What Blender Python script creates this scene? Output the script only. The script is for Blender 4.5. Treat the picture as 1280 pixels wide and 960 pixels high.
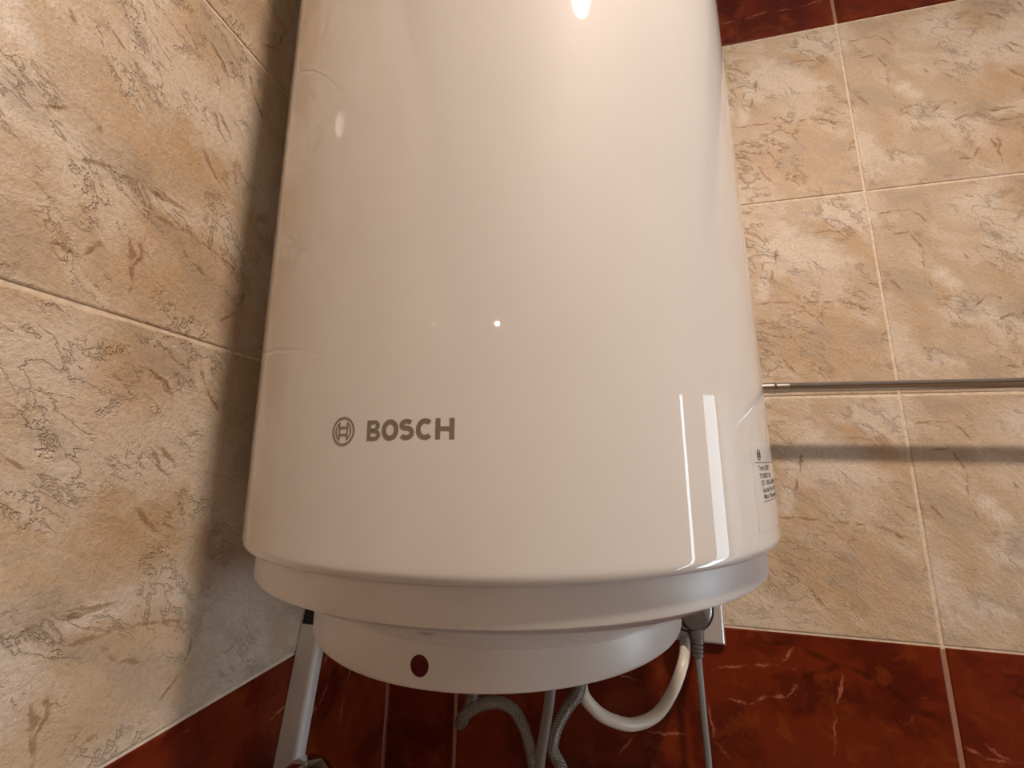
import bpy, bmesh, math, random
from mathutils import Vector, Matrix, Euler

# ------------------------------------------------------------------ clean
for o in list(bpy.data.objects):
    bpy.data.objects.remove(o, do_unlink=True)
scene = bpy.context.scene
COL = scene.collection
PI = math.pi

# ------------------------------------------------------------------ camera
cam_data = bpy.data.cameras.new('camera')
cam_data.sensor_fit = 'HORIZONTAL'
cam_data.sensor_width = 36.0
cam_data.lens = 517.69 / 1280 * 36.0
cam_data.clip_start = 0.01
cam = bpy.data.objects.new('camera', cam_data)
COL.objects.link(cam)
_r = Vector((0.97371516, 0.22733165, 0.01411072))
_u = Vector((0.03093405, -0.19336715, 0.98063869))
_f = Vector((-0.22565876, 0.95442625, 0.19531681))
cam.matrix_world = Matrix(((_r.x, _u.x, -_f.x, 0.33555),
                           (_r.y, _u.y, -_f.y, -0.63788),
                           (_r.z, _u.z, -_f.z, 1.6),
                           (0, 0, 0, 1)))
scene.camera = cam

# ------------------------------------------------------------------ world, exposure, lamp settings
world = bpy.data.worlds.new('world')
scene.world = world
world.use_nodes = True
world.node_tree.nodes['Background'].inputs[0].default_value = (0.02, 0.02, 0.022, 1)
world.node_tree.nodes['Background'].inputs[1].default_value = 0.3
vs = scene.view_settings
vs.view_transform = 'Standard'
vs.look = 'None'
vs.gamma = 1.0
vs.use_curve_mapping = False
vs.exposure = 0.0

LAMP_COLOR = (1.0, 0.80, 0.65, 1)
LAMP_STRENGTH = 720.0          # ceiling downlight over the corner
LAMP2_STRENGTH = 560.0         # ceiling downlights further back in the room
DAY_COLOR = (0.72, 0.88, 1.0, 1)
DAY_STRENGTH = 4.0             # unseen glowing panes in the right wall, also scaled up for cool fill
CEIL = 2.55
ROOM_X = 1.98
ROOM_Y = -4.3

# ------------------------------------------------------------------ object helpers
def link(name, me, mat=None, parent=None, loc=(0, 0, 0), rot=(0, 0, 0)):
    o = bpy.data.objects.new(name, me)
    COL.objects.link(o)
    o.location = loc
    o.rotation_euler = rot
    if mat is not None and me is not None and len(me.materials) == 0:
        me.materials.append(mat)
    if parent is not None:
        o.parent = parent
    return o

def tag(o, label=None, cat=None, group=None, kind=None):
    if label: o['label'] = label
    if cat: o['category'] = cat
    if group: o['group'] = group
    if kind: o['kind'] = kind
    return o

def thing(name, label, cat, loc=(0, 0, 0), rot=(0, 0, 0), group=None):
    return tag(link(name, None, None, None, loc, rot), label, cat, group)

def mesh_from(name, verts, faces, smooth=None, uvs=None):
    me = bpy.data.meshes.new(name)
    me.from_pydata(verts, [], faces)
    if uvs is not None:
        lay = me.uv_layers.new(name='UVMap')
        k = 0
        for f in uvs:
            for uv in f:
                lay.data[k].uv = uv
                k += 1
    if smooth is not None:
        for p in me.polygons:
            p.use_smooth = True
        me.set_sharp_from_angle(angle=math.radians(smooth))
    me.update()
    return me

def bm_mesh(name, bm, smooth=None):
    bmesh.ops.recalc_face_normals(bm, faces=bm.faces[:])
    me = bpy.data.meshes.new(name)
    bm.to_mesh(me)
    bm.free()
    if smooth is not None:
        for p in me.polygons:
            p.use_smooth = True
        me.set_sharp_from_angle(angle=math.radians(smooth))
    return me

def box_mesh(name, lo, hi, bevel=0.0, seg=2):
    bm = bmesh.new()
    bmesh.ops.create_cube(bm, size=1.0)
    for v in bm.verts:
        v.co = Vector([(lo[i] + hi[i]) / 2 + v.co[i] * (hi[i] - lo[i]) for i in range(3)])
    if bevel > 0:
        bmesh.ops.bevel(bm, geom=bm.edges[:], offset=bevel, segments=seg, affect='EDGES', profile=0.5)
    return bm_mesh(name, bm, 40 if bevel > 0 else None)

def lathe_mesh(name, profile, seg=96, smooth=30, center=(0, 0), closed_top=False, closed_bottom=False):
    verts, faces = [], []
    n = len(profile)
    for i in range(seg):
        a = 2 * PI * i / seg
        c, s = math.cos(a), math.sin(a)
        for r, z in profile:
            verts.append((center[0] + r * c, center[1] + r * s, z))
    for i in range(seg):
        j = (i + 1) % seg
        for k in range(n - 1):
            faces.append((i * n + k, j * n + k, j * n + k + 1, i * n + k + 1))
    if closed_bottom:
        faces.append(tuple(i * n for i in reversed(range(seg))))
    if closed_top:
        faces.append(tuple(i * n + n - 1 for i in range(seg)))
    return mesh_from(name, verts, faces, smooth)

def catmull(pts, sub=10):
    P = [Vector(p) for p in pts]
    P = [P[0] * 2 - P[1]] + P + [P[-1] * 2 - P[-2]]
    out = []
    for i in range(1, len(P) - 2):
        for k in range(sub):
            t = k / sub
            a, b, c, d = P[i - 1], P[i], P[i + 1], P[i + 2]
            out.append(0.5 * ((2 * b) + (c - a) * t + (2 * a - 5 * b + 4 * c - d) * t * t
                              + (3 * b - a - 3 * c + d) * t ** 3))
    out.append(P[-2])
    return out

def tube_mesh(name, pts, r, sub=10, seg=16, smooth=40):
    path = catmull(pts, sub) if sub > 1 else [Vector(p) for p in pts]
    n = len(path)
    tang = []
    for i in range(n):
        t = path[min(i + 1, n - 1)] - path[max(i - 1, 0)]
        tang.append(t.normalized())
    up = Vector((0, 1, 0)) if abs(tang[0].y) < 0.9 else Vector((1, 0, 0))
    nrm = (up - tang[0] * up.dot(tang[0])).normalized()
    verts, faces, uvs = [], [], []
    length = [0.0]
    for i in range(n):
        if i:
            length.append(length[-1] + (path[i] - path[i - 1]).length)
            nrm = (nrm - tang[i] * nrm.dot(tang[i])).normalized()
        bn = tang[i].cross(nrm)
        rr = r(i / (n - 1)) if callable(r) else r
        for k in range(seg):
            a = 2 * PI * k / seg
            verts.append(tuple(path[i] + (nrm * math.cos(a) + bn * math.sin(a)) * rr))
    for i in range(n - 1):
        for k in range(seg):
            l = (k + 1) % seg
            faces.append((i * seg + k, i * seg + l, (i + 1) * seg + l, (i + 1) * seg + k))
            uvs.append(((k / seg, length[i]), ((k + 1) / seg, length[i]),
                        ((k + 1) / seg, length[i + 1]), (k / seg, length[i + 1])))
    faces.append(tuple(reversed(range(seg))))
    uvs.append([(0, 0)] * seg)
    faces.append(tuple((n - 1) * seg + k for k in range(seg)))
    uvs.append([(0, 0)] * seg)
    return mesh_from(name, verts, faces, smooth, uvs)

# ------------------------------------------------------------------ material helpers
class NT:
    flat = False
    def __init__(self, name):
        self.m = bpy.data.materials.new(name)
        self.m.use_nodes = True
        self.t = self.m.node_tree
        self.n = self.t.nodes
        self.b = self.n['Principled BSDF']
    def put(self, sock, v):
        if isinstance(v, bpy.types.NodeSocket):
            self.t.links.new(v, sock)
        elif v is not None:
            if hasattr(sock.default_value, '__len__'):
                v = tuple(v)
                if len(sock.default_value) == 4 and len(v) == 3:
                    v = v + (1,)
            sock.default_value = v
    def set(self, **kw):
        for k, v in kw.items():
            self.put(self.b.inputs[k.replace('_', ' ')], v)
    def coord(self, kind='Object'):
        return self.n.new('ShaderNodeTexCoord').outputs[kind]
    def math(self, op, a, b=None, c=None, clamp=False):
        x = self.n.new('ShaderNodeMath'); x.operation = op; x.use_clamp = clamp
        for i, v in enumerate((a, b, c)):
            if v is not None: self.put(x.inputs[i], v)
        return x.outputs[0]
    def vec(self, op, a, b=None, scale=None):
        x = self.n.new('ShaderNodeVectorMath'); x.operation = op
        self.put(x.inputs[0], a)
        if b is not None: self.put(x.inputs[1], b)
        if scale is not None: self.put(x.inputs['Scale'], scale)
        return x.outputs['Value'] if op in ('LENGTH', 'DOT_PRODUCT', 'DISTANCE') else x.outputs[0]
    def noise(self, vec, scale, detail=4, rough=0.55, dist=0.0, color=False):
        x = self.n.new('ShaderNodeTexNoise')
        if self.flat: x.noise_dimensions = '2D'
        self.put(x.inputs['Vector'], vec)
        x.inputs['Scale'].default_value = scale
        x.inputs['Detail'].default_value = detail
        x.inputs['Roughness'].default_value = rough
        x.inputs['Distortion'].default_value = dist
        return x.outputs['Color' if color else 'Fac']
    def ramp(self, f, lo, hi, a=0.0, b=1.0):
        x = self.n.new('ShaderNodeMapRange'); x.interpolation_type = 'SMOOTHSTEP'; x.clamp = True
        self.put(x.inputs[0], f)
        self.put(x.inputs[1], lo); self.put(x.inputs[2], hi)
        self.put(x.inputs[3], a); self.put(x.inputs[4], b)
        return x.outputs[0]
    def mix(self, f, a, b, mode='MIX'):
        x = self.n.new('ShaderNodeMix'); x.data_type = 'RGBA'; x.blend_type = mode
        self.put(x.inputs[0], f); self.put(x.inputs[6], a); self.put(x.inputs[7], b)
        return x.outputs[2]
    def bump(self, h, strength=0.3, dist=0.001, normal=None):
        x = self.n.new('ShaderNodeBump')
        x.inputs['Strength'].default_value = strength
        x.inputs['Distance'].default_value = dist
        self.put(x.inputs['Height'], h)
        if normal is not None: self.put(x.inputs['Normal'], normal)
        return x.outputs[0]
    def flat_coord(self):
        """tile coordinates as (u, v, 0)"""
        self.flat = True
        sp = self.n.new('ShaderNodeSeparateXYZ'); self.put(sp.inputs[0], self.coord())
        cb = self.n.new('ShaderNodeCombineXYZ')
        self.put(cb.inputs[0], sp.outputs[0]); self.put(cb.inputs[1], sp.outputs[2])
        return cb.outputs[0]
    def local(self, P, loc, ang, scale):
        m = self.n.new('ShaderNodeMapping'); m.vector_type = 'TEXTURE'
        self.put(m.inputs[0], P)
        m.inputs['Location'].default_value = (loc[0], loc[1], 0)
        m.inputs['Rotation'].default_value = (0, 0, ang)
        m.inputs['Scale'].default_value = (scale[0], scale[1], 1)
        return m.outputs[0]
    def ball(self, P):
        g = self.n.new('ShaderNodeTexGradient'); g.gradient_type = 'SPHERICAL'
        self.put(g.inputs[0], P)
        return g.outputs['Fac']
    def spot(self, P, cu, cv, ru, rv, inner=0.35, ang=0):
        return self.ramp(self.ball(self.local(P, (cu, cv), ang, (ru, rv))), 0.0, 1.0 - inner)
    def spots(self, P, items):
        out = None
        for it in items:
            d = self.spot(P, *it)
            out = d if out is None else self.math('MAXIMUM', out, d)
        return out
    def veins(self, P, polys, w):
        """1 on the centre line of tapering strokes along the polylines, 0 at half width w"""
        out = None; k = 0; Q = P
        for poly in polys:
            for (a, b) in zip(poly[:-1], poly[1:]):
                if out is not None and k % 8 == 0:   # keep the chain sequential so the shader stack stays small
                    x = self.n.new('ShaderNodeVectorMath'); x.operation = 'MULTIPLY_ADD'
                    self.put(x.inputs[0], out); x.inputs[1].default_value = (1e-7, 1e-7, 0)
                    self.put(x.inputs[2], P)
                    Q = x.outputs[0]
                k += 1
                du, dv = b[0] - a[0], b[1] - a[1]
                L = math.hypot(du, dv)
                d = self.ball(self.local(Q, ((a[0] + b[0]) / 2, (a[1] + b[1]) / 2), math.atan2(dv, du), (L * 0.5 + w, w)))
                out = d if out is None else self.math('MAXIMUM', out, d)
        return out

def simple(name, color, rough=0.5, metal=0.0, coat=0.0, coat_rough=0.05, var=0.04, bump=0.0, bscale=200, spec=0.5):
    t = NT(name)
    P = t.coord()
    n = t.noise(P, 25, 3)
    c2 = tuple(max(0, c * (1 - var * 3)) for c in color)
    t.set(Base_Color=t.mix(t.ramp(n, 0.3, 0.75), c2, color), Roughness=rough, Metallic=metal,
          Coat_Weight=coat, Coat_Roughness=coat_rough)
    t.b.inputs['Specular IOR Level'].default_value = spec
    if bump > 0:
        t.set(Normal=t.bump(t.noise(P, bscale, 3), bump, 0.0005))
    return t.m

def emitter(name, color, strength):
    t = NT(name)
    t.set(Base_Color=(0.8, 0.8, 0.8), Emission_Color=color, Emission_Strength=strength)
    return t.m

# ------------------------------------------------------------------ tile prints (coordinates in metres inside one 60 x 30 cm tile)
def beige_tile():
    t = NT('beige_stone_tile')
    P = t.flat_coord()
    w1 = t.vec('SUBTRACT', t.noise(P, 14, 3, 0.6, color=True), (0.5, 0.5, 0.5))
    w2 = t.vec('SUBTRACT', t.noise(P, 90, 4, 0.72, color=True), (0.5, 0.5, 0.5))
    Pd = t.vec('ADD', P, t.vec('SCALE', w1, scale=0.05))
    Pd = t.vec('ADD', Pd, t.vec('SCALE', w2, scale=0.014))
    Pv = t.vec('ADD', P, t.vec('SCALE', w1, scale=0.016))
    Pv = t.vec('ADD', Pv, t.vec('SCALE', w2, scale=0.0075))
    Ps = t.local(Pd, (0, 0), math.radians(-38), (2.0, 0.8))     # drawn-out streaks
    base = (0.580, 0.455, 0.325); pale = (0.71, 0.625, 0.53); warm = (0.55, 0.385, 0.225)
    grey = (0.43, 0.350, 0.275); white = (0.82, 0.77, 0.71); brown = (0.27, 0.155, 0.07)
    c = t.mix(t.ramp(t.noise(Pd, 8, 4, 0.6), 0.40, 0.62), base, pale)
    big = t.noise(Ps, 24, 5, 0.66)
    wm = t.spots(Pd, [(0.50, 0.09, 0.15, 0.18, 0.2), (0.44, 0.24, 0.07, 0.12, 0.1), (0.185, 0.045, 0.10, 0.07, 0.2),
                      (0.175, 0.262, 0.055, 0.05, 0.1), (0.20, 0.15, 0.06, 0.05, 0.1)])
    wm = t.math('MULTIPLY', wm, t.ramp(big, 0.25, 0.65, 0.35, 1.0))
    c = t.mix(t.math('MULTIPLY', wm, 0.80), c, warm)
    st = t.ramp(big, 0.50, 0.68)
    c = t.mix(t.math('MULTIPLY', st, 0.50), c, warm)
    g2 = t.noise(t.vec('ADD', Ps, (3.1, 1.7, 0)), 19, 5, 0.66)
    c = t.mix(t.math('MULTIPLY', t.ramp(g2, 0.50, 0.68), 0.60), c, grey)
    c = t.mix(t.math('MULTIPLY', t.ramp(g2, 0.47, 0.33), 0.55), c, pale)
    c = t.mix(t.math('MULTIPLY', t.spots(Pd, [(0.096, 0.112, 0.018, 0.028), (0.155, 0.105, 0.035, 0.024), (0.30, 0.20, 0.04, 0.05)]), 0.55), c, grey)
    pm = t.spots(Pd, [(0.122, 0.262, 0.06, 0.045, 0.2), (0.525, 0.212, 0.06, 0.038, 0.4), (0.205, 0.195, 0.035, 0.035, 0.1),
                      (0.19, 0.10, 0.024, 0.014, 0.1), (0.31, 0.11, 0.07, 0.09, 0.1)])
    c = t.mix(t.math('MULTIPLY', pm, 0.85), c, pale)
    c = t.mix(t.math('MULTIPLY', t.math('MAXIMUM', t.spot(Pv, 0.070, 0.164, 0.021, 0.015, 0.1), t.spot(Pv, 0.082, 0.152, 0.022, 0.014, 0.1, -0.5)), 0.65), c, white)
    # pale rim of the arch and the broad brown band beside it
    ar = t.veins(Pv, [[(0.449, 0.145), (0.457, 0.187), (0.478, 0.230), (0.508, 0.252)], [(0.522, 0.277), (0.535, 0.262)]], 0.012)
    c = t.mix(t.math('MULTIPLY', t.ramp(ar, 0.0, 0.8), 0.9), c, pale)
    br = t.veins(Pd, [[(0.533, 0.263), (0.561, 0.242), (0.592, 0.195)]], 0.02)
    c = t.mix(t.math('MULTIPLY', t.ramp(br, 0.0, 0.8), 0.85), c, warm)
    lines = [[(0.43, 0.144), (0.498, 0.137), (0.545, 0.137), (0.596, 0.118)],
             [(0.436, 0.080), (0.464, 0.057), (0.489, 0.030)],
             [(0.460, 0.165), (0.468, 0.195), (0.486, 0.226)],
             [(0.008, 0.259), (0.028, 0.266), (0.052, 0.263), (0.067, 0.239)],
             [(0.019, 0.232), (0.042, 0.230), (0.054, 0.204), (0.049, 0.169), (0.058, 0.146)],
             [(0.100, 0.112), (0.118, 0.133), (0.134, 0.121)],
             [(0.009, 0.161), (0.025, 0.141)],
             [(0.160, 0.058), (0.161, 0.043), (0.166, 0.021)],
             [(0.119, 0.202), (0.131, 0.190)], [(0.097, 0.190), (0.106, 0.179)],
             [(0.113, 0.032), (0.133, 0.033), (0.146, 0.050)],
             [(0.107, 0.088), (0.149, 0.105), (0.201, 0.101)],
             [(0.194, 0.218), (0.209, 0.190)], [(0.192, 0.077), (0.201, 0.061), (0.220, 0.055)],
             [(0.219, 0.287), (0.232, 0.265), (0.251, 0.240)], [(0.188, 0.272), (0.208, 0.248)],
             [(0.198, 0.216), (0.220, 0.192)], [(0.190, 0.170), (0.219, 0.147)],
             [(0.145, 0.098), (0.165, 0.108), (0.202, 0.102)],
             [(0.171, 0.084), (0.200, 0.084), (0.254, 0.074)],
             [(0.255, 0.064), (0.250, 0.037), (0.233, 0.018)],
             [(0.168, 0.067), (0.163, 0.028)]]
    vein = t.ramp(t.veins(Pv, lines, 0.0022), 0.05, 0.6)
    gate = t.ramp(t.noise(P, 60, 2), 0.32, 0.50, 0.15, 1.0)
    vein = t.math('MULTIPLY', vein, gate)
    # broken cracks that are both darker and cut into the glaze
    mp2 = t.local(P, (0, 0), math.radians(-38), (1.7, 0.8))
    n3 = t.noise(mp2, 34, 5, 0.66, 0.25)
    ridge = t.ramp(t.math('ABSOLUTE', t.math('SUBTRACT', n3, 0.5)), 0.001, 0.028, 1, 0)
    cm = t.math('MULTIPLY', ridge, t.ramp(t.noise(P, 17, 2), 0.46, 0.60))
    c = t.mix(t.math('MULTIPLY', t.math('MAXIMUM', vein, t.math('MULTIPLY', cm, 0.28)), 0.72), c, brown)
    grain = t.noise(P, 300, 3, 0.75)
    c = t.mix(t.ramp(grain, 0.42, 0.72, 0.0, 0.25), c, brown)
    h = t.math('MULTIPLY_ADD', cm, -0.45, t.math('ADD', n3, t.math('MULTIPLY', grain, 0.30)))
    t.set(Base_Color=c, Roughness=0.42, Normal=t.bump(h, 0.70, 0.0032), Coat_Weight=0.4, Coat_Roughness=0.035)
    return t.m

def red_tile():
    t = NT('dark_red_marble_tile')
    P = t.flat_coord()
    w1 = t.vec('SUBTRACT', t.noise(P, 22, 3, 0.6, color=True), (0.5, 0.5, 0.5))
    w2 = t.vec('SUBTRACT', t.noise(P, 130, 2, 0.6, color=True), (0.5, 0.5, 0.5))
    Pv = t.vec('ADD', P, t.vec('SCALE', w1, scale=0.014))
    Pv = t.vec('ADD', Pv, t.vec('SCALE', w2, scale=0.006))
    Pd = t.vec('ADD', P, t.vec('SCALE', w1, scale=0.05))
    a = (0.150, 0.0190, 0.0045); b = (0.085, 0.0085, 0.0025); o = (0.20, 0.040, 0.007); pk = (0.42, 0.15, 0.09)
    c = t.mix(t.ramp(t.noise(Pd, 14, 5, 0.6), 0.4, 0.65), a, b)
    n2 = t.noise(t.vec('ADD', Pd, (5, 3, 0)), 24, 5, 0.68)
    c = t.mix(t.math('MULTIPLY', t.ramp(n2, 0.52, 0.70), 0.65), c, o)
    pale = [[(0.351, 0.250), (0.393, 0.257), (0.425, 0.263), (0.444, 0.287)],
            [(0.360, 0.218), (0.385, 0.213), (0.408, 0.225), (0.431, 0.228), (0.443, 0.241)],
            [(0.493, 0.266), (0.483, 0.217), (0.472, 0.168)],
            [(0.003, 0.197), (0.021, 0.192), (0.045, 0.188)], [(0.021, 0.205), (0.045, 0.19), (0.09, 0.20)],
            [(0.429, 0.047), (0.470, 0.049), (0.513, 0.051), (0.554, 0.049), (0.588, 0.053)],
            [(0.10, 0.07), (0.17, 0.05), (0.21, 0.08)], [(0.15, 0.22), (0.19, 0.235), (0.26, 0.225)],
            [(0.22, 0.13), (0.25, 0.165), (0.32, 0.17)], [(0.34, 0.21), (0.345, 0.17), (0.36, 0.15)]]
    dark = [[(0.445, 0.243), (0.474, 0.263), (0.495, 0.268), (0.531, 0.257), (0.560, 0.230), (0.59, 0.222)],
            [(0.40, 0.29), (0.45, 0.285), (0.49, 0.27)], [(0.05, 0.26), (0.09, 0.25), (0.13, 0.26)]]
    gate = t.ramp(t.noise(P, 60, 3), 0.36, 0.52, 0.2, 1.0)
    vp = t.math('MULTIPLY', t.ramp(t.veins(Pv, pale, 0.0023), 0.0, 0.8), gate)
    vd = t.ramp(t.veins(Pv, dark, 0.005), 0.0, 0.8)
    rn = t.math('ABSOLUTE', t.math('SUBTRACT', t.noise(Pd, 16, 4, 0.6), 0.5))
    fine = t.math('MULTIPLY', t.ramp(rn, 0.001, 0.008, 1, 0), t.ramp(n2, 0.40, 0.30))
    c = t.mix(t.math('MULTIPLY', vd, 0.6), c, (0.035, 0.004, 0.001))
    c = t.mix(t.math('MULTIPLY', t.math('MAXIMUM', vp, t.math('MULTIPLY', fine, 0.6)), 0.72), c, pk)
    t.set(Base_Color=c, Roughness=0.28, Normal=t.bump(t.noise(P, 110, 4, 0.65), 0.15, 0.0015))
    t.b.inputs['Specular IOR Level'].default_value = 0.22
    return t.m

def grout_mat():
    """cream grout between beige tiles, pinkish brown between the red rows"""
    t = NT('tile_grout')
    P = t.n.new('ShaderNodeNewGeometry').outputs['Position']
    sp = t.n.new('ShaderNodeSeparateXYZ'); t.put(sp.inputs[0], P)
    z = sp.outputs[2]
    beige = t.math('MULTIPLY', t.math('GREATER_THAN', z, 1.397), t.math('LESS_THAN', z, 2.303))
    c = t.mix(beige, (0.40, 0.20, 0.14), (0.80, 0.70, 0.56))
    c = t.mix(t.ramp(t.noise(P, 120, 3), 0.3, 0.7, 0, 0.3), c, (0.30, 0.19, 0.12))
    t.set(Base_Color=c, Roughness=0.8, Normal=t.bump(t.noise(P, 600, 2), 0.4, 0.0006))
    return t.m

def distant_tile(name, c1, c2, mortar):
    """tiles of the walls behind the camera"""
    t = NT(name)
    P = t.coord()
    sp = t.n.new('ShaderNodeSeparateXYZ'); t.put(sp.inputs[0], P)
    cb = t.n.new('ShaderNodeCombineXYZ')
    t.put(cb.inputs[0], t.math('ADD', sp.outputs[0], sp.outputs[1])); t.put(cb.inputs[1], sp.outputs[2])
    br = t.n.new('ShaderNodeTexBrick')
    br.offset = 0.0
    t.put(br.inputs['Vector'], t.vec('ADD', cb.outputs[0], (0, -0.2, 0)))
    br.inputs['Scale'].default_value = 1.0
    br.inputs['Mortar Size'].default_value = 0.002
    br.inputs['Brick Width'].default_value = 0.6
    br.inputs['Row Height'].default_value = 0.3
    n = t.noise(P, 9, 6, 0.62, 0.6)
    t.put(br.inputs['Color1'], t.mix(t.ramp(n, 0.35, 0.65), c1, c2))
    t.put(br.inputs['Color2'], t.mix(t.ramp(n, 0.35, 0.65), c1, c2))
    br.inputs['Mortar'].default_value = (*mortar, 1)
    t.set(Base_Color=br.outputs[0], Roughness=0.4, Coat_Weight=0.6, Coat_Roughness=0.02)
    return t.m

M_BEIGE = beige_tile()
M_RED = red_tile()
M_GROUT = grout_mat()
M_FARTILE = distant_tile('beige_tile_far', (0.60, 0.49, 0.35), (0.50, 0.37, 0.23), (0.62, 0.54, 0.44))
M_FLOOR = distant_tile('floor_tile', (0.60, 0.52, 0.43), (0.50, 0.42, 0.33), (0.35, 0.28, 0.22))
M_CEIL = simple('white_paint', (0.80, 0.79, 0.77), 0.7, bump=0.1, bscale=300)

# ------------------------------------------------------------------ setting
def slab(name, lo, hi, mat):
    return tag(link(name, box_mesh(name, lo, hi), mat), kind='structure')

G = 0.0013          # grout lies this far behind the tile faces
wall_back = slab('wall_back', (-0.1, G, 0), (ROOM_X + 0.1, 0.12, CEIL), M_GROUT)
wall_left = slab('wall_left', (-0.12, ROOM_Y - 0.1, 0), (-G, G, CEIL), M_GROUT)
floor = slab('floor', (-0.12, ROOM_Y - 0.12, -0.1), (ROOM_X + 0.12, 0.12, 0.0), M_FLOOR)
ceiling = slab('ceiling', (-0.12, ROOM_Y - 0.12, CEIL), (ROOM_X + 0.12, 0.12, CEIL + 0.1), M_CEIL)
wall_front = slab('wall_front', (-G, ROOM_Y - 0.12, 0), (ROOM_X + 0.12, ROOM_Y, CEIL), M_FARTILE)
# right wall with the window opening  y -0.64..-0.02, z 1.0..1.93
WY0, WY1, WZ0, WZ1 = -0.66, -0.03, 0.50, 1.93
bm = bmesh.new()
def add_box(bm, lo, hi):
    g = bmesh.ops.create_cube(bm, size=1.0)
    for v in g['verts']:
        v.co = Vector([(lo[i] + hi[i]) / 2 + v.co[i] * (hi[i] - lo[i]) for i in range(3)])
add_box(bm, (ROOM_X, ROOM_Y, 0), (ROOM_X + 0.12, WY0, CEIL))
add_box(bm, (ROOM_X, WY1, 0), (ROOM_X + 0.12, G, CEIL))
add_box(bm, (ROOM_X, WY0, 0), (ROOM_X + 0.12, WY1, WZ0))
add_box(bm, (ROOM_X, WY0, WZ1), (ROOM_X + 0.12, WY1, CEIL))
wall_right = tag(link('wall_right', bm_mesh('wall_right', bm), M_FARTILE), kind='structure')

# individual tiles: mesh cache by outline so alike tiles share their mesh
TILE_CACHE = {}
def tile_mesh(u0, u1, v0, v1, red):
    key = (round(u0, 4), round(u1, 4), round(v0, 4), round(v1, 4), red)
    if key in TILE_CACHE:
        return TILE_CACHE[key]
    g = 0.0024 if red else 0.0016          # half joint
    ch = 0.0012
    a, b, c, d = u0 + g, u1 - g, v0 + 0.0015, v1 - 0.0015
    ring = lambda i, y: [(a + i, y, c + i), (b - i, y, c + i), (b - i, y, d - i), (a + i, y, d - i)]
    verts = ring(0, 0.009) + ring(0, ch) + ring(0.0005, 0.0004) + ring(0.0016, 0.0)
    faces = []
    for k in range(3):
        for i in range(4):
            j = (i + 1) % 4
            faces.append((k * 4 + i, k * 4 + j, k * 4 + 4 + j, k * 4 + 4 + i))
    faces.append((12, 13, 14, 15)); faces.append((3, 2, 1, 0))
    me = mesh_from('tile', verts, faces)
    me.materials.append(M_RED if red else M_BEIGE)
    TILE_CACHE[key] = me
    return me

ROWS = [(-0.1, 0.2, True), (0.2, 0.5, True), (0.5, 0.8, True), (0.8, 1.1, True), (1.1, 1.4, True),
        (1.4, 1.7, False), (1.7, 2.0, False), (2.0, 2.3, False), (2.3, 2.6, True)]
def lay_tiles(wall, s_start, s_end):
    for (z0, z1, red) in ROWS:
        s = s_start
        while s < s_end - 0.01:
            u0 = max(0.0, -s)
            u1 = min(0.6, s_end - s)
            v0 = max(0.0, -z0)
            v1 = min(0.3, CEIL - z0)
            o = link('tile', tile_mesh(u0, u1, v0, v1, red), None, wall,
                     (s, 0, z0))
            s += 0.6
# back wall: joints at x = 0.1086 + 0.6 k
lay_tiles(wall_back, 0.1086 - 0.6, ROOM_X)
# left wall: u grows towards the corner; joints at y = -0.592 - 0.6 k
for (z0, z1, red) in ROWS:
    k = 0
    while True:
        y0 = -0.592 - 0.6 * k
        if y0 + 0.6 < ROOM_Y + 0.01:
            break
        u0 = max(0.0, ROOM_Y - y0)
        u1 = 0.592 if k == 0 else 0.6
        v0 = max(0.0, -z0); v1 = min(0.3, CEIL - z0)
        link('tile', tile_mesh(u0, u1, v0, v1, red), None, wall_left, (0, y0, z0), (0, 0, PI / 2))
        k += 1

# window in the right wall (unseen; panes made up to give the heater's right flank cool light and reflected strips)
M_FRAME = simple('window_white', (0.82, 0.82, 0.80), 0.3)
M_PANE = emitter('frosted_daylight_pane', DAY_COLOR, DAY_STRENGTH)
M_PANE_SLIT = emitter('narrow_daylight_pane', DAY_COLOR, DAY_STRENGTH * 2.2)
M_PANE_FILL = emitter('cool_fill_pane', DAY_COLOR, DAY_STRENGTH * 3.0)  # lower panes added as cool fill, kept below what the drum reflects
win = tag(link('window_1', None, None, None, (ROOM_X + 0.03, (WY0 + WY1) / 2, WZ0)), kind='structure')
wy = (WY0 + WY1) / 2
def wbox(name, y0, y1, z0, z1, x0, x1, mat):
    return link(name, box_mesh(name, (x0, y0 - wy, z0 - WZ0), (x1, y1 - wy, z1 - WZ0)), mat, win)
PANES = [(-0.595, -0.555), (-0.24, -0.04)]  # layout made up so the drum reflects bright vertical strips
edges = [WY0] + [e for p in PANES for e in p] + [WY1]
for i in range(0, len(edges), 2):
    wbox('window_frame', edges[i], edges[i + 1], WZ0, WZ1, -0.02, 0.04, M_FRAME)
for (a, b) in PANES:
    wbox('window_frame', a, b, WZ0, WZ0 + 0.05, -0.018, 0.04, M_FRAME)
    wbox('window_frame', a, b, WZ1 - 0.025, WZ1, -0.018, 0.04, M_FRAME)
    wbox('window_pane', a, b, 1.12, WZ1 - 0.025, 0.004, 0.012, M_PANE_SLIT if b - a < 0.1 else M_PANE)
    wbox('window_pane', a, b, WZ0 + 0.05, 1.10, 0.004, 0.012, M_PANE_FILL)
    wbox('window_frame', a, b, 1.10, 1.12, 0.0, 0.03, M_FRAME)
wbox('window_back', WY0, WY1, WZ0, WZ1, 0.05, 0.06, M_FRAME)

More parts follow.
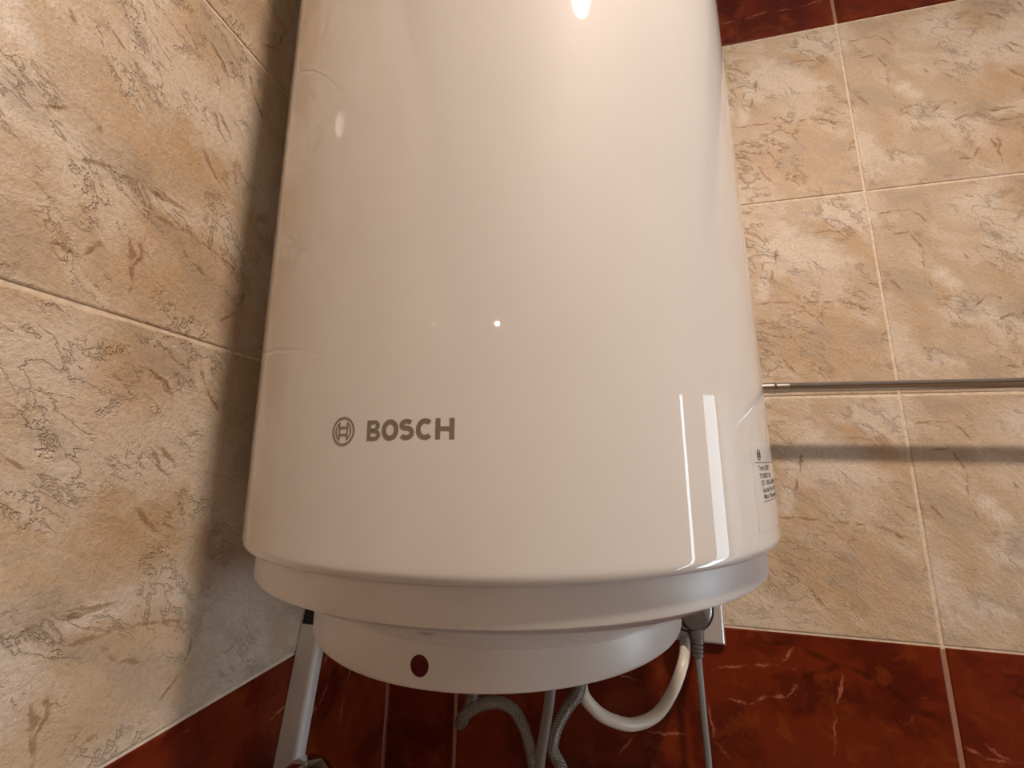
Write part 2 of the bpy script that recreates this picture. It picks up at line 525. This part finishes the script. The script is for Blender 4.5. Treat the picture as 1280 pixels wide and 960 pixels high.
# door in the wall behind the camera
M_DOOR = simple('door_paint', (0.62, 0.56, 0.48), 0.6, spec=0.2)
M_CHROME = simple('chrome', (0.62, 0.60, 0.58), 0.06, metal=1.0, var=0.01)
door = tag(link('door_1', None, None, None, (1.05, ROOM_Y + 0.02, 0)), kind='structure')
link('door_leaf', box_mesh('door_leaf', (-0.40, -0.018, 0.005), (0.40, 0.022, 2.02), 0.003), M_DOOR, door)
for a, b, z0, z1 in ((-0.46, -0.402, 0, 2.08), (0.402, 0.46, 0, 2.08), (-0.402, 0.402, 2.022, 2.08)):
    link('door_frame', box_mesh('door_frame', (a, -0.019, z0), (b, 0.04, z1), 0.003), M_FRAME, door)
for z0, z1 in ((0.25, 0.95), (1.1, 1.85)):
    link('door_panel', box_mesh('door_panel', (-0.27, 0.02, z0), (0.27, 0.03, z1), 0.006), M_DOOR, door)
link('door_handle', tube_mesh('door_handle', [(-0.34, 0.02, 1.02), (-0.34, 0.065, 1.02), (-0.30, 0.07, 1.02), (-0.22, 0.07, 1.02)], 0.009, 6), M_CHROME, door)

# ceiling downlights (they light the room and show as glints on the glossy heater)
def downlight(x, y, r, strength, label):
    t = thing('ceiling_lamp', label, 'lamp', (x, y, CEIL), group='round downlights in the ceiling')
    link('trim_ring', lathe_mesh('trim_ring', [(r + 0.002, -0.002), (r + 0.004, -0.010), (r + 0.014, -0.010), (r + 0.020, -0.004), (r + 0.020, 0.0)], 48), M_CHROME, t)
    em = emitter('lamp_glass', LAMP_COLOR, strength)
    link('lamp_glass', lathe_mesh('lamp_glass', [(0.0005, -0.006), (r * 0.6, -0.0055), (r + 0.002, -0.003)], 48, closed_bottom=True), em, t)
    return t
LAMP1 = (0.685, -0.775)
downlight(LAMP1[0], LAMP1[1], 0.045, LAMP_STRENGTH, 'round warm ceiling downlight above the corner with the boiler')
downlight(0.63, -3.08, 0.045, LAMP2_STRENGTH, 'round warm ceiling downlight near the door')

# ------------------------------------------------------------------ water heater
t = NT('white_enamel')
P = t.coord()
t.set(Base_Color=t.mix(t.ramp(t.noise(P, 6, 3), 0.3, 0.7), (0.655, 0.645, 0.635), (0.685, 0.675, 0.665)),
      Roughness=0.55, Coat_Weight=1.0, Coat_Roughness=0.02,
      Normal=t.bump(t.noise(P, 900, 2), 0.02, 0.0003))
t.b.inputs['Specular IOR Level'].default_value = 0.12
M_ENAMEL = t.m
M_COVER = simple('white_plastic', (0.74, 0.73, 0.72), 0.33, var=0.02, bump=0.05, bscale=1500)
M_PRINT = simple('grey_print', (0.25, 0.215, 0.175), 0.35, metal=0.35)
M_INK = simple('black_ink', (0.03, 0.03, 0.03), 0.5)
M_STICK = simple('sticker_white', (0.70, 0.695, 0.685), 0.4, coat=0.8, var=0.01)
t = NT('red_lens'); t.set(Base_Color=t.mix(t.noise(t.coord(), 200, 2), (0.065, 0.003, 0.004), (0.085, 0.004, 0.005)), Roughness=0.35)
M_LENS = t.m
M_BLACK = simple('black_rubber', (0.015, 0.015, 0.016), 0.6)

R = 0.21635
heater = thing('water_heater', 'large white cylindrical water heater hanging on the tiled wall', 'water heater',
               (0.24229, -0.23716, 1.54986), (0.01476, -0.01744, 0))
prof = [(R - 0.0100, 0.0012), (R - 0.0042, 0.0000), (R - 0.0024, 0.0004), (R - 0.0010, 0.0016), (R - 0.0002, 0.0034), (R, 0.0055), (R, 0.0075),
        (R, 0.45), (R, 0.845), (R, 0.850), (R - 0.004, 0.868), (R - 0.016, 0.884), (R - 0.034, 0.892), (0.09, 0.906), (0.0005, 0.909)]
link('tank_body', lathe_mesh('tank_body', prof, 160, 25), M_ENAMEL, heater)
RR = 0.2069
prof = [(RR - 0.004, 0.006), (RR, 0.0052), (RR, 0.003), (RR, -0.0198), (RR - 0.0004, -0.0204), (RR - 0.0012, -0.0208), (RR - 0.006, -0.0212)]
link('lower_band', lathe_mesh('lower_band', prof, 160, 35), M_COVER, heater)
prof = [(RR - 0.0050, -0.0205), (0.195, -0.0262), (0.185, -0.0320), (0.175, -0.0378), (0.165, -0.0434), (0.156, -0.0484), (0.14, -0.057)]
link('tapered_base', lathe_mesh('tapered_base', prof, 160, 60), M_ENAMEL, heater)
CAPC = (-0.0108, -0.0030)
RC = 0.1551
prof = [(RC - 0.0010, -0.036), (RC, -0.042), (RC, -0.0690), (RC - 0.0006, -0.0708), (RC - 0.0020, -0.0720), (RC - 0.004, -0.0724), (0.10, -0.0726), (0.0005, -0.0726)]
link('bottom_cover', lathe_mesh('bottom_cover', prof, 160, 35, CAPC), M_COVER, heater)
# indicator: a lens sunk in a small collar on the wall of the bottom cover
ia = math.radians(-92.3)
def oval(rx, rz, depth0, depth1, n=32, dome=0.0):
    """oval plug standing on the cover wall, axis along the radius"""
    verts, faces = [], []
    for d in (depth0, depth1):
        for k in range(n):
            a = 2 * PI * k / n
            du, dz = rx * math.cos(a), rz * math.sin(a)
            ang = ia + du / RC
            rad = RC + d
            verts.append((CAPC[0] + rad * math.cos(ang), CAPC[1] + rad * math.sin(ang), -0.0590 + dz))
    for k in range(n):
        l = (k + 1) % n
        faces.append((k, l, n + l, n + k))
    ang = ia
    verts.append((CAPC[0] + (RC + depth1 + dome) * math.cos(ang), CAPC[1] + (RC + depth1 + dome) * math.sin(ang), -0.0590))
    for k in range(n):
        faces.append((n + k, n + (k + 1) % n, 2 * n))
    return mesh_from('indicator_lamp', verts, faces, 40)
tag(link('indicator_lamp', oval(0.0056, 0.0057, -0.004, 0.0004, dome=0.0002), M_LENS, heater), 'small dark red oval indicator window')
# outlets underneath and the bracket at the back
for (x, y) in ((-0.035, 0.05), (0.055, 0.045)):
    link('water_outlet', lathe_mesh('water_outlet', [(0.011, -0.060), (0.011, -0.090), (0.013, -0.091), (0.013, -0.104), (0.008, -0.104), (0.0005, -0.104)], 24, 35, (x, y)), M_CHROME, heater)
link('wall_bracket', box_mesh('wall_bracket', (-0.14, 0.205, 0.74), (0.14, 0.2368, 0.79), 0.002), M_CHROME, heater, rot=(0, 0, 0))

# --- lettering wrapped on the drum -------------------------------------------------------------
def wrap(me_pts, ang0, z0, rad):
    out = []
    for (x, y, d) in me_pts:
        a = ang0 + x / R
        out.append(((rad + d) * math.cos(a), (rad + d) * math.sin(a), z0 + y))
    return out

def stroke_letter(strokes, ang0, z0, name, mat, parent, thick=0.00008, base=0.00005):
    """each stroke: list of (outer(x,y), inner(x,y)) pairs -> a ribbon of quads"""
    verts, faces = [], []
    for st in strokes:
        b0 = len(verts)
        for (p, q) in st:
            verts += [(p[0], p[1], base), (q[0], q[1], base), (p[0], p[1], base + thick), (q[0], q[1], base + thick)]
        for i in range(len(st) - 1):
            a = b0 + 4 * i; b = a + 4
            faces += [(a + 2, a + 3, b + 3, b + 2), (a, a + 2, b + 2, b), (a + 3, a + 1, b + 1, b + 3)]
        a = b0; b = b0 + 4 * (len(st) - 1)
        faces += [(a, a + 1, a + 3, a + 2), (b, b + 2, b + 3, b + 1)]
    return link(name, mesh_from(name, wrap(verts, ang0, z0, R), faces), mat, parent)

LH = 0.0099       # letter height
LS = 0.0024       # stroke
def bar(x0, y0, x1, y1):
    n = 4
    return [((x0 + (x1 - x0) * i / n, y1), (x0 + (x1 - x0) * i / n, y0)) for i in range(n + 1)]
def arc(cx, cy, rx, ry, sx, sy, a0, a1, n=22):
    out = []
    for i in range(n + 1):
        a = math.radians(a0 + (a1 - a0) * i / n)
        c, s = math.cos(a), math.sin(a)
        out.append(((cx + rx * c, cy + ry * s), (cx + (rx - sx) * c, cy + (ry - sy) * s)))
    return out
def letter(ch):
    H, S = LH, LS
    if ch == 'B':
        w = 0.0077; S = LS * 0.9; h2 = H / 2
        top = [((w * 0.40, H), (w * 0.40, H - S * 0.85))] + arc(w * 0.58, H * 0.74, w * 0.36, H * 0.26, S * 0.95, S * 0.85, 90, -90)
        top += [((w * 0.30, h2 - S * 0.10), (w * 0.30, h2 + S * 0.40))]
        top[-2] = ((w * 0.58, H * 0.74 - H * 0.26), (w * 0.58, h2 + S * 0.42))
        bot = [((w * 0.30, h2 + S * 0.3), (w * 0.30, h2 - S * 0.40))] + arc(w * 0.58, H * 0.27, w * 0.42, H * 0.27, S * 1.0, S * 0.85, 90, -90)
        bot += [((w * 0.30, 0), (w * 0.30, S * 0.85))]
        return w, [bar(0, 0, S, H), [((w * .3, H), (w * .3, H - S * .85))] + top[0:1] + top[1:], bot]
    if ch == 'O':
        w = 0.0092
        return w, [arc(w / 2, H / 2, w / 2, H / 2 * 1.03, S, S * 0.95, 0, 360, 40)]
    if ch == 'C':
        w = 0.0088
        return w, [arc(w * 0.53, H / 2, w * 0.53, H / 2 * 1.03, S, S * 0.95, 48, 312, 34)]
    if ch == 'H':
        w = 0.0093
        return w, [bar(0, 0, S, H), bar(w - S, 0, w, H), bar(S, H / 2 - S * 0.42, w - S, H / 2 + S * 0.42)]
    if ch == 'S':
        w = 0.0081
        up = arc(w * 0.50, H * 0.735, w * 0.46, H * 0.28, S * 0.95, S * 0.90, 28, 232, 20)
        lo = arc(w * 0.50, H * 0.265, w * 0.48, H * 0.28, S * 0.95, S * 0.90, 52, -152, 20)
        # centre line S: walk the upper bowl anticlockwise then the lower bowl clockwise
        cl = []
        cx = w * 0.5
        rx = w * 0.46 - S * 0.45; ry = H * 0.27 - S * 0.44
        for i in range(19):
            a = math.radians(32 + (270 - 32) * i / 18)
            cl.append((cx + rx * math.cos(a), H * 0.735 + ry * math.sin(a)))
        rx2 = w * 0.49 - S * 0.45; ry2 = (H * 0.735 - ry) / 2 - S * 0.22
        cy2 = H * 0.735 - ry - ry2
        for i in range(1, 20):
            a = math.radians(90 + (-148 - 90) * i / 19)
            cl.append((cx + rx2 * math.cos(a), cy2 + ry2 * math.sin(a)))
        pairs = []
        for i, p in enumerate(cl):
            a = cl[max(i - 1, 0)]; b = cl[min(i + 1, len(cl) - 1)]
            tx, ty = b[0] - a[0], b[1] - a[1]
            L = math.hypot(tx, ty); nx, ny = -ty / L, tx / L
            k = S * 0.46
            pairs.append(((p[0] + nx * k, p[1] + ny * k), (p[0] - nx * k, p[1] - ny * k)))
        return w, [pairs]

x = math.radians(-96.05) * R
for ch, start in zip('BOSCH', (0.0, 0.0085, 0.0179, 0.0269, 0.0368)):
    w, st = letter(ch)
    stroke_letter(st, (x + start) / R, 0.0653, 'logo_letter', M_PRINT, heater)

def emblem(r, ang0, z0, parent, mat, name, sw=0.14, base=0.00005):
    s = r * sw
    st = [arc(0, 0, r, r, s, s, 0, 360, 48)]
    ri = r * 0.72
    # the two pole shoes: curved outside, with a straight inner edge
    for sgn in (-1, 1):
        seg = []
        for i in range(15):
            a = math.radians(-58 + 116 * i / 14)
            seg.append(((sgn * ri * math.cos(a), ri * math.sin(a)), (sgn * max(ri * math.cos(a) - s * 0.9, r * 0.30), ri * math.sin(a))))
        st.append(seg)
        st.append(bar(sgn * r * 0.36 - s * 0.45, -r * 0.62, sgn * r * 0.36 + s * 0.45, r * 0.62))
    for sg in (-1, 1):
        st.append(bar(-r * 0.36, sg * r * 0.25 - s * 0.5, r * 0.36, sg * r * 0.25 + s * 0.5))
    return stroke_letter(st, ang0, z0, name, mat, parent, base=base)
emblem(0.0073, math.radians(-100.05), 0.0704, heater, M_PRINT, 'logo_emblem')

# --- rating sticker -----------------------------------------------------------------------------
def patch(name, a0, a1, z0, z1, d0, d1, mat, parent, n=24):
    verts, faces = [], []
    for i in range(n + 1):
        a = math.radians(a0 + (a1 - a0) * i / n)
        for d in (d0, d1):
            for z in (z0, z1):
                verts.append(((R + d) * math.cos(a), (R + d) * math.sin(a), z))
    for i in range(n):
        p = 4 * i; q = p + 4
        faces += [(p + 2, q + 2, q + 3, p + 3), (p, p + 2, q + 2, q)[::-1], (p + 1, p + 3, q + 3, q + 1)]
    faces += [(0, 1, 3, 2), (4 * n, 4 * n + 2, 4 * n + 3, 4 * n + 1)]
    return link(name, mesh_from(name, verts, faces, 30), mat, parent)
sticker = patch('rating_sticker', -36.0, -8.0, 0.014, 0.0655, 0.00002, 0.00010, M_STICK, heater)
tag(sticker, 'white rating sticker with small black print')
def text_part(s, size, width, a0, z0):
    cu = bpy.data.curves.new('txt', 'FONT')
    cu.body = s; cu.size = 1.0; cu.offset = 0.012
    ob = bpy.data.objects.new('txt', cu); COL.objects.link(ob)
    dg = bpy.context.evaluated_depsgraph_get(); dg.update()
    ev = ob.evaluated_get(dg)
    me = ev.to_mesh()
    xs = [v.co.x for v in me.vertices]; x0, x1 = min(xs), max(xs)
    k = width / (x1 - x0)
    pts = [((v.co.x - x0) * k, v.co.y * size / 0.72, 0.00016) for v in me.vertices]
    faces = [tuple(p.vertices) for p in me.polygons]
    ev.to_mesh_clear()
    bpy.data.objects.remove(ob, do_unlink=True)
    bpy.data.curves.remove(cu)
    link('sticker_text', mesh_from('sticker_text', wrap(pts, math.radians(a0), z0, R), faces), M_INK, sticker)
emblem(0.0034, math.radians(-32.6), 0.0578, sticker, M_INK, 'sticker_emblem', 0.2, 0.0001)
patch('sticker_rule', -34.6, -10, 0.0529, 0.0533, 0.0001, 0.00016, M_INK, sticker)
patch('sticker_rule', -32.6, -10, 0.0300, 0.0304, 0.0001, 0.00016, M_INK, sticker)
for s, wdt, a0, z0 in (('Tronic 2000 T', 0.027, -33.6, 0.0486), ('TR2000T 100', 0.028, -33.4, 0.0438),
                       ('ES 100-2.000W', 0.044, -32.8, 0.0396), ('Serial Nr. 875-21', 0.048, -32.5, 0.0355),
                       ('Max. Pressure 8 bar', 0.050, -32.2, 0.0316)):
    text_part(s, 0.0031, wdt, a0, z0)

# ------------------------------------------------------------------ towel rail on the back wall
M_NICKEL = simple('satin_nickel', (0.66, 0.63, 0.58), 0.22, metal=1.0, var=0.01)
rail = thing('towel_rail', 'thin round chrome towel rail fixed to the beige tiled wall', 'towel rail', (0.52, 0, 1.7015))
RY = -0.065
link('bar', tube_mesh('bar', [(0.034, RY, 0.0), (0.30, RY, -0.002), (0.62, RY, -0.004)], 0.0064, 4, 24), M_CHROME, rail)
link('end_sleeve', tube_mesh('end_sleeve', [(-0.012, RY, 0.0002), (0.0165, RY, 0.0001), (0.034, RY, 0.0)], 0.0070, 2, 24), M_NICKEL, rail)
link('sleeve_ring', tube_mesh('sleeve_ring', [(0.0170, RY, 0), (0.0185, RY, 0), (0.020, RY, 0)], 0.0074, 2, 24), M_CHROME, rail)
for xx in (-0.006, 0.60):
    zz = 0.0 if xx < 0.1 else -0.004
    link('wall_post', tube_mesh('wall_post', [(xx, RY, zz), (xx, -0.03, zz), (xx, -0.001, zz)], 0.0055, 4, 20), M_CHROME, rail)
    link('rosette', tube_mesh('rosette', [(xx, -0.007, zz), (xx, -0.004, zz), (xx, -0.0005, zz)], 0.020, 2, 28), M_CHROME, rail)

# ------------------------------------------------------------------ wall socket and power cord
M_SOCK = simple('socket_plastic', (0.56, 0.555, 0.55), 0.2, metal=0.35, coat=0.4, var=0.01)
M_PLUG = simple('grey_plug_plastic', (0.085, 0.08, 0.08), 0.42, var=0.02)
M_CORD = simple('grey_cord', (0.20, 0.20, 0.205), 0.45, var=0.03)
SX, SZ = 0.4295, 1.4225
sock = thing('wall_socket', 'white square wall socket under the right edge of the boiler', 'socket', (SX, 0, SZ))
bm = bmesh.new()
add_box(bm, (-0.0425, -0.013, -0.0425), (0.0425, -0.0003, 0.0425))
fe = [e for e in bm.edges if all(v.co.y < -0.01 for v in e.verts)]
bmesh.ops.bevel(bm, geom=fe, offset=0.008, segments=4, affect='EDGES', profile=0.5)
link('cover_plate', bm_mesh('cover_plate', bm, 40), M_SOCK, sock)
def ring_y(name, profile, mat, parent, seg=40):
    """lathe about the -Y axis"""
    verts, faces = [], []
    n = len(profile)
    for i in range(seg):
        a = 2 * PI * i / seg
        for r, y in profile:
            verts.append((r * math.cos(a), y, r * math.sin(a)))
    for i in range(seg):
        j = (i + 1) % seg
        for k in range(n - 1):
            faces.append((i * n + k, j * n + k, j * n + k + 1, i * n + k + 1))
    return link(name, mesh_from(name, verts, faces, 35), mat, parent)
ring_y('socket_gap', [(0.0275, -0.0128), (0.0275, -0.0134), (0.0300, -0.0134), (0.0300, -0.0128)], M_BLACK, sock)
ring_y('socket_rim', [(0.0230, -0.010), (0.0232, -0.0145), (0.0255, -0.0155), (0.0272, -0.0140), (0.0274, -0.0128)], M_SOCK, sock)

cord = thing('power_cord', 'grey power cord with moulded plug hanging from the wall socket', 'power cord', (SX, -0.0155, SZ))
def shift(pts): return [(p[0] - SX, p[1] + 0.0155, p[2] - SZ) for p in pts]
plug = ring_y('plug', [(0.0195, 0.002), (0.0205, -0.003), (0.0198, -0.016), (0.0172, -0.030), (0.0135, -0.0355), (0.0005, -0.0365)], M_PLUG, cord)
link('plug_neck', tube_mesh('plug_neck', shift([(0.4298, -0.036, 1.420), (0.4308, -0.040, 1.409), (0.4315, -0.044, 1.3965), (0.4316, -0.046, 1.3915)]),
                            lambda f: 0.0118 - 0.0052 * f, 4, 20), M_PLUG, plug)
for i, z in enumerate((1.3945, 1.3900, 1.3855, 1.3810)):
    y = -0.0452 - i * 0.0010
    link('strain_rib', tube_mesh('strain_rib', shift([(0.4315 - i * .0001, y, z + 0.0017), (0.4315 - i * .0001, y - .0003, z), (0.4315 - i * .0001, y - .0006, z - 0.0017)]), 0.0068 - i * 0.0004, 2, 20), M_PLUG, plug)
link('cable', tube_mesh('cable', shift([(0.4315, -0.044, 1.397), (0.4312, -0.048, 1.3847), (0.4313, -0.050, 1.360), (0.4325, -0.050, 1.3131), (0.4342, -0.050, 1.2652), (0.433, -0.055, 1.20),
                                        (0.405, -0.10, 1.115), (0.34, -0.20, 1.085), (0.285, -0.28, 1.14), (0.272, -0.30, 1.24), (0.2755, -0.30, 1.34), (0.2795, -0.30, 1.3903), (0.2877, -0.30, 1.4387), (0.2905, -0.30, 1.4775)]),
                        0.0038, 10, 16), M_CORD, cord)

# ------------------------------------------------------------------ hoses under the heater
def braid():
    t = NT('braided_steel')
    uv = t.coord('UV')
    sp = t.n.new('ShaderNodeSeparateXYZ'); t.put(sp.inputs[0], uv)
    u = t.math('MULTIPLY', sp.outputs[0], 2 * PI * 12); v = t.math('MULTIPLY', sp.outputs[1], 2400.0)
    a = t.math('SINE', t.math('ADD', u, v)); b = t.math('SINE', t.math('SUBTRACT', u, v))
    h = t.math('MAXIMUM', a, b)
    fine = t.math('SINE', t.math('MULTIPLY', t.math('ADD', u, v), 4.0))
    hh = t.math('ADD', h, t.math('MULTIPLY', fine, 0.25))
    c = t.mix(t.ramp(h, -0.2, 0.75), (0.06, 0.055, 0.05), (0.36, 0.35, 0.33))
    t.set(Base_Color=c, Metallic=0.9, Roughness=0.35, Normal=t.bump(hh, 0.6, 0.0006))
    return t.m
M_BRAID = braid()
M_NUT = simple('nickel_nut', (0.50, 0.48, 0.45), 0.2, metal=1.0)

def flex_hose(label, pts, r, valve):
    o = pts[0]
    t = thing('braided_hose', label, 'hose', o, group='braided hoses under the boiler')
    P = [(p[0] - o[0], p[1] - o[1], p[2] - o[2]) for p in pts]
    link('braided_sleeve', tube_mesh('braided_sleeve', P, r, 12, 20), M_BRAID, t)
    a, b = Vector(P[-2]), Vector(P[-1]); d = (b - a).normalized()
    link('hose_nut', tube_mesh('hose_nut', [tuple(b - d * 0.006), tuple(b + d * 0.004), tuple(b + d * 0.014)], r * 1.55, 2, 6, None), M_NUT, t)
    a, b = Vector(P[0]), Vector(P[1]); d = (b - a).normalized()
    link('hose_nut', tube_mesh('hose_nut', [tuple(a + d * 0.0), tuple(a + d * 0.010), tuple(a + d * 0.020)], r * 1.5, 2, 6, None), M_NUT, t)
    v = thing('angle_valve', 'chrome angle valve on the wall below the ' + valve, 'valve', (pts[-1][0], 0, pts[-1][2] - 0.03), group='angle valves under the boiler')
    y = pts[-1][1]
    link('valve_stem', tube_mesh('valve_stem', [(0, 0, 0), (0, y * 0.5, 0), (0, y - 0.01, 0)], 0.009, 4, 20), M_CHROME, v)
    link('valve_outlet', tube_mesh('valve_outlet', [(0, y, -0.004), (0, y, 0.008), (0, y, 0.022)], 0.008, 4, 20), M_CHROME, v)
    link('rosette', tube_mesh('rosette', [(0, -0.0005, 0), (0, -0.004, 0), (0, -0.007, 0)], 0.024, 2, 28), M_CHROME, v)
    link('valve_knob', tube_mesh('valve_knob', [(0, y - 0.01, 0), (0, y - 0.02, 0), (0, y - 0.028, 0)], 0.014, 2, 20), M_CHROME, v)
    return t
flex_hose('arched braided steel hose under the boiler, left of the grey cable',
          [(0.2070, -0.187, 1.4440), (0.2030, -0.184, 1.418), (0.1960, -0.178, 1.390), (0.1875, -0.172, 1.362), (0.1803, -0.175, 1.3448), (0.1797, -0.184, 1.3450), (0.1850, -0.193, 1.3550),
           (0.1990, -0.194, 1.3668), (0.2180, -0.192, 1.3722), (0.2344, -0.19, 1.3677), (0.2456, -0.19, 1.3541), (0.2525, -0.19, 1.3370),
           (0.2560, -0.19, 1.3210), (0.258, -0.17, 1.270), (0.240, -0.10, 1.200), (0.232, -0.045, 1.150), (0.232, -0.040, 1.100)], 0.0056, 'arched hose')
flex_hose('S-curved braided steel hose under the boiler, right of the grey cable',
          [(0.2960, -0.192, 1.4440), (0.3010, -0.191, 1.420), (0.3000, -0.19, 1.392), (0.2880, -0.19, 1.3752), (0.2780, -0.19, 1.3571), (0.2741, -0.19, 1.3421),
           (0.2764, -0.19, 1.3339), (0.2830, -0.19, 1.3239), (0.295, -0.18, 1.290), (0.318, -0.11, 1.200), (0.328, -0.045, 1.150), (0.328, -0.040, 1.100)], 0.0056, 'S-curved hose')

M_WHOSE = simple('white_vinyl', (0.66, 0.62, 0.54), 0.35, var=0.02)
wp = [(0.3180, -0.170, 1.4780), (0.3120, -0.168, 1.430), (0.3000, -0.166, 1.385), (0.3133, -0.15, 1.3568), (0.3327, -0.12, 1.334), (0.354, -0.10, 1.3243),
      (0.3788, -0.08, 1.3276), (0.399, -0.066, 1.3483), (0.4135, -0.050, 1.3720), (0.4200, -0.025, 1.3800), (0.4220, -0.009, 1.3810)]
o = wp[0]
ws = tag(link('white_hose', tube_mesh('white_hose', [(p[0] - o[0], p[1] - o[1], p[2] - o[2]) for p in wp], 0.0062, 10, 18), M_WHOSE, None, o),
         'white plastic hose hanging in a U between boiler and socket', 'hose')

# ------------------------------------------------------------------ white conduit on the left wall
M_COND = simple('white_pvc', (0.70, 0.69, 0.67), 0.4, var=0.03)
tilt = math.atan(0.016 / 0.1)
cond = thing('cable_conduit', 'white plastic conduit running down the left wall beneath the boiler', 'conduit', (0, -0.198, 1.4265), (-tilt, 0, 0))
bm = bmesh.new()
add_box(bm, (0.0004, -0.0085, -0.55), (0.0245, 0.0085, 0.0))
ve = [e for e in bm.edges if abs(e.verts[0].co.z - e.verts[1].co.z) > 0.1 and e.verts[0].co.x > 0.02]
bmesh.ops.bevel(bm, geom=ve, offset=0.005, segments=4, affect='EDGES', profile=0.5)
link('conduit_profile', bm_mesh('conduit_profile', bm, 40), M_COND, cond)
link('end_cap', box_mesh('end_cap', (0.0006, -0.007, -0.001), (0.0200, 0.007, 0.016), 0.001), M_BLACK, cond)

# ------------------------------------------------------------------ domed chrome fitting at the lower edge
disp = thing('domed_fitting', 'shiny grey domed fitting in front of the white conduit', 'fitting', (0.0565, -0.252, 1.20))
dr = 0.0235
prof = [(0.0005, 0.0), (dr * 0.9, 0.0), (dr, 0.003), (dr, 0.116), (dr * 0.96, 0.122), (dr * 0.80, 0.1275), (dr * 0.5, 0.1315), (0.0005, 0.133)]
link('dome_body', lathe_mesh('dome_body', prof, 48, 50), M_CHROME, disp)
link('wall_arm', box_mesh('wall_arm', (-0.0563, -0.010, 0.045), (-0.020, 0.010, 0.060), 0.002), M_CHROME, disp)
link('wall_plate', box_mesh('wall_plate', (-0.0563, -0.022, 0.03), (-0.0510, 0.022, 0.075), 0.002), M_CHROME, disp)
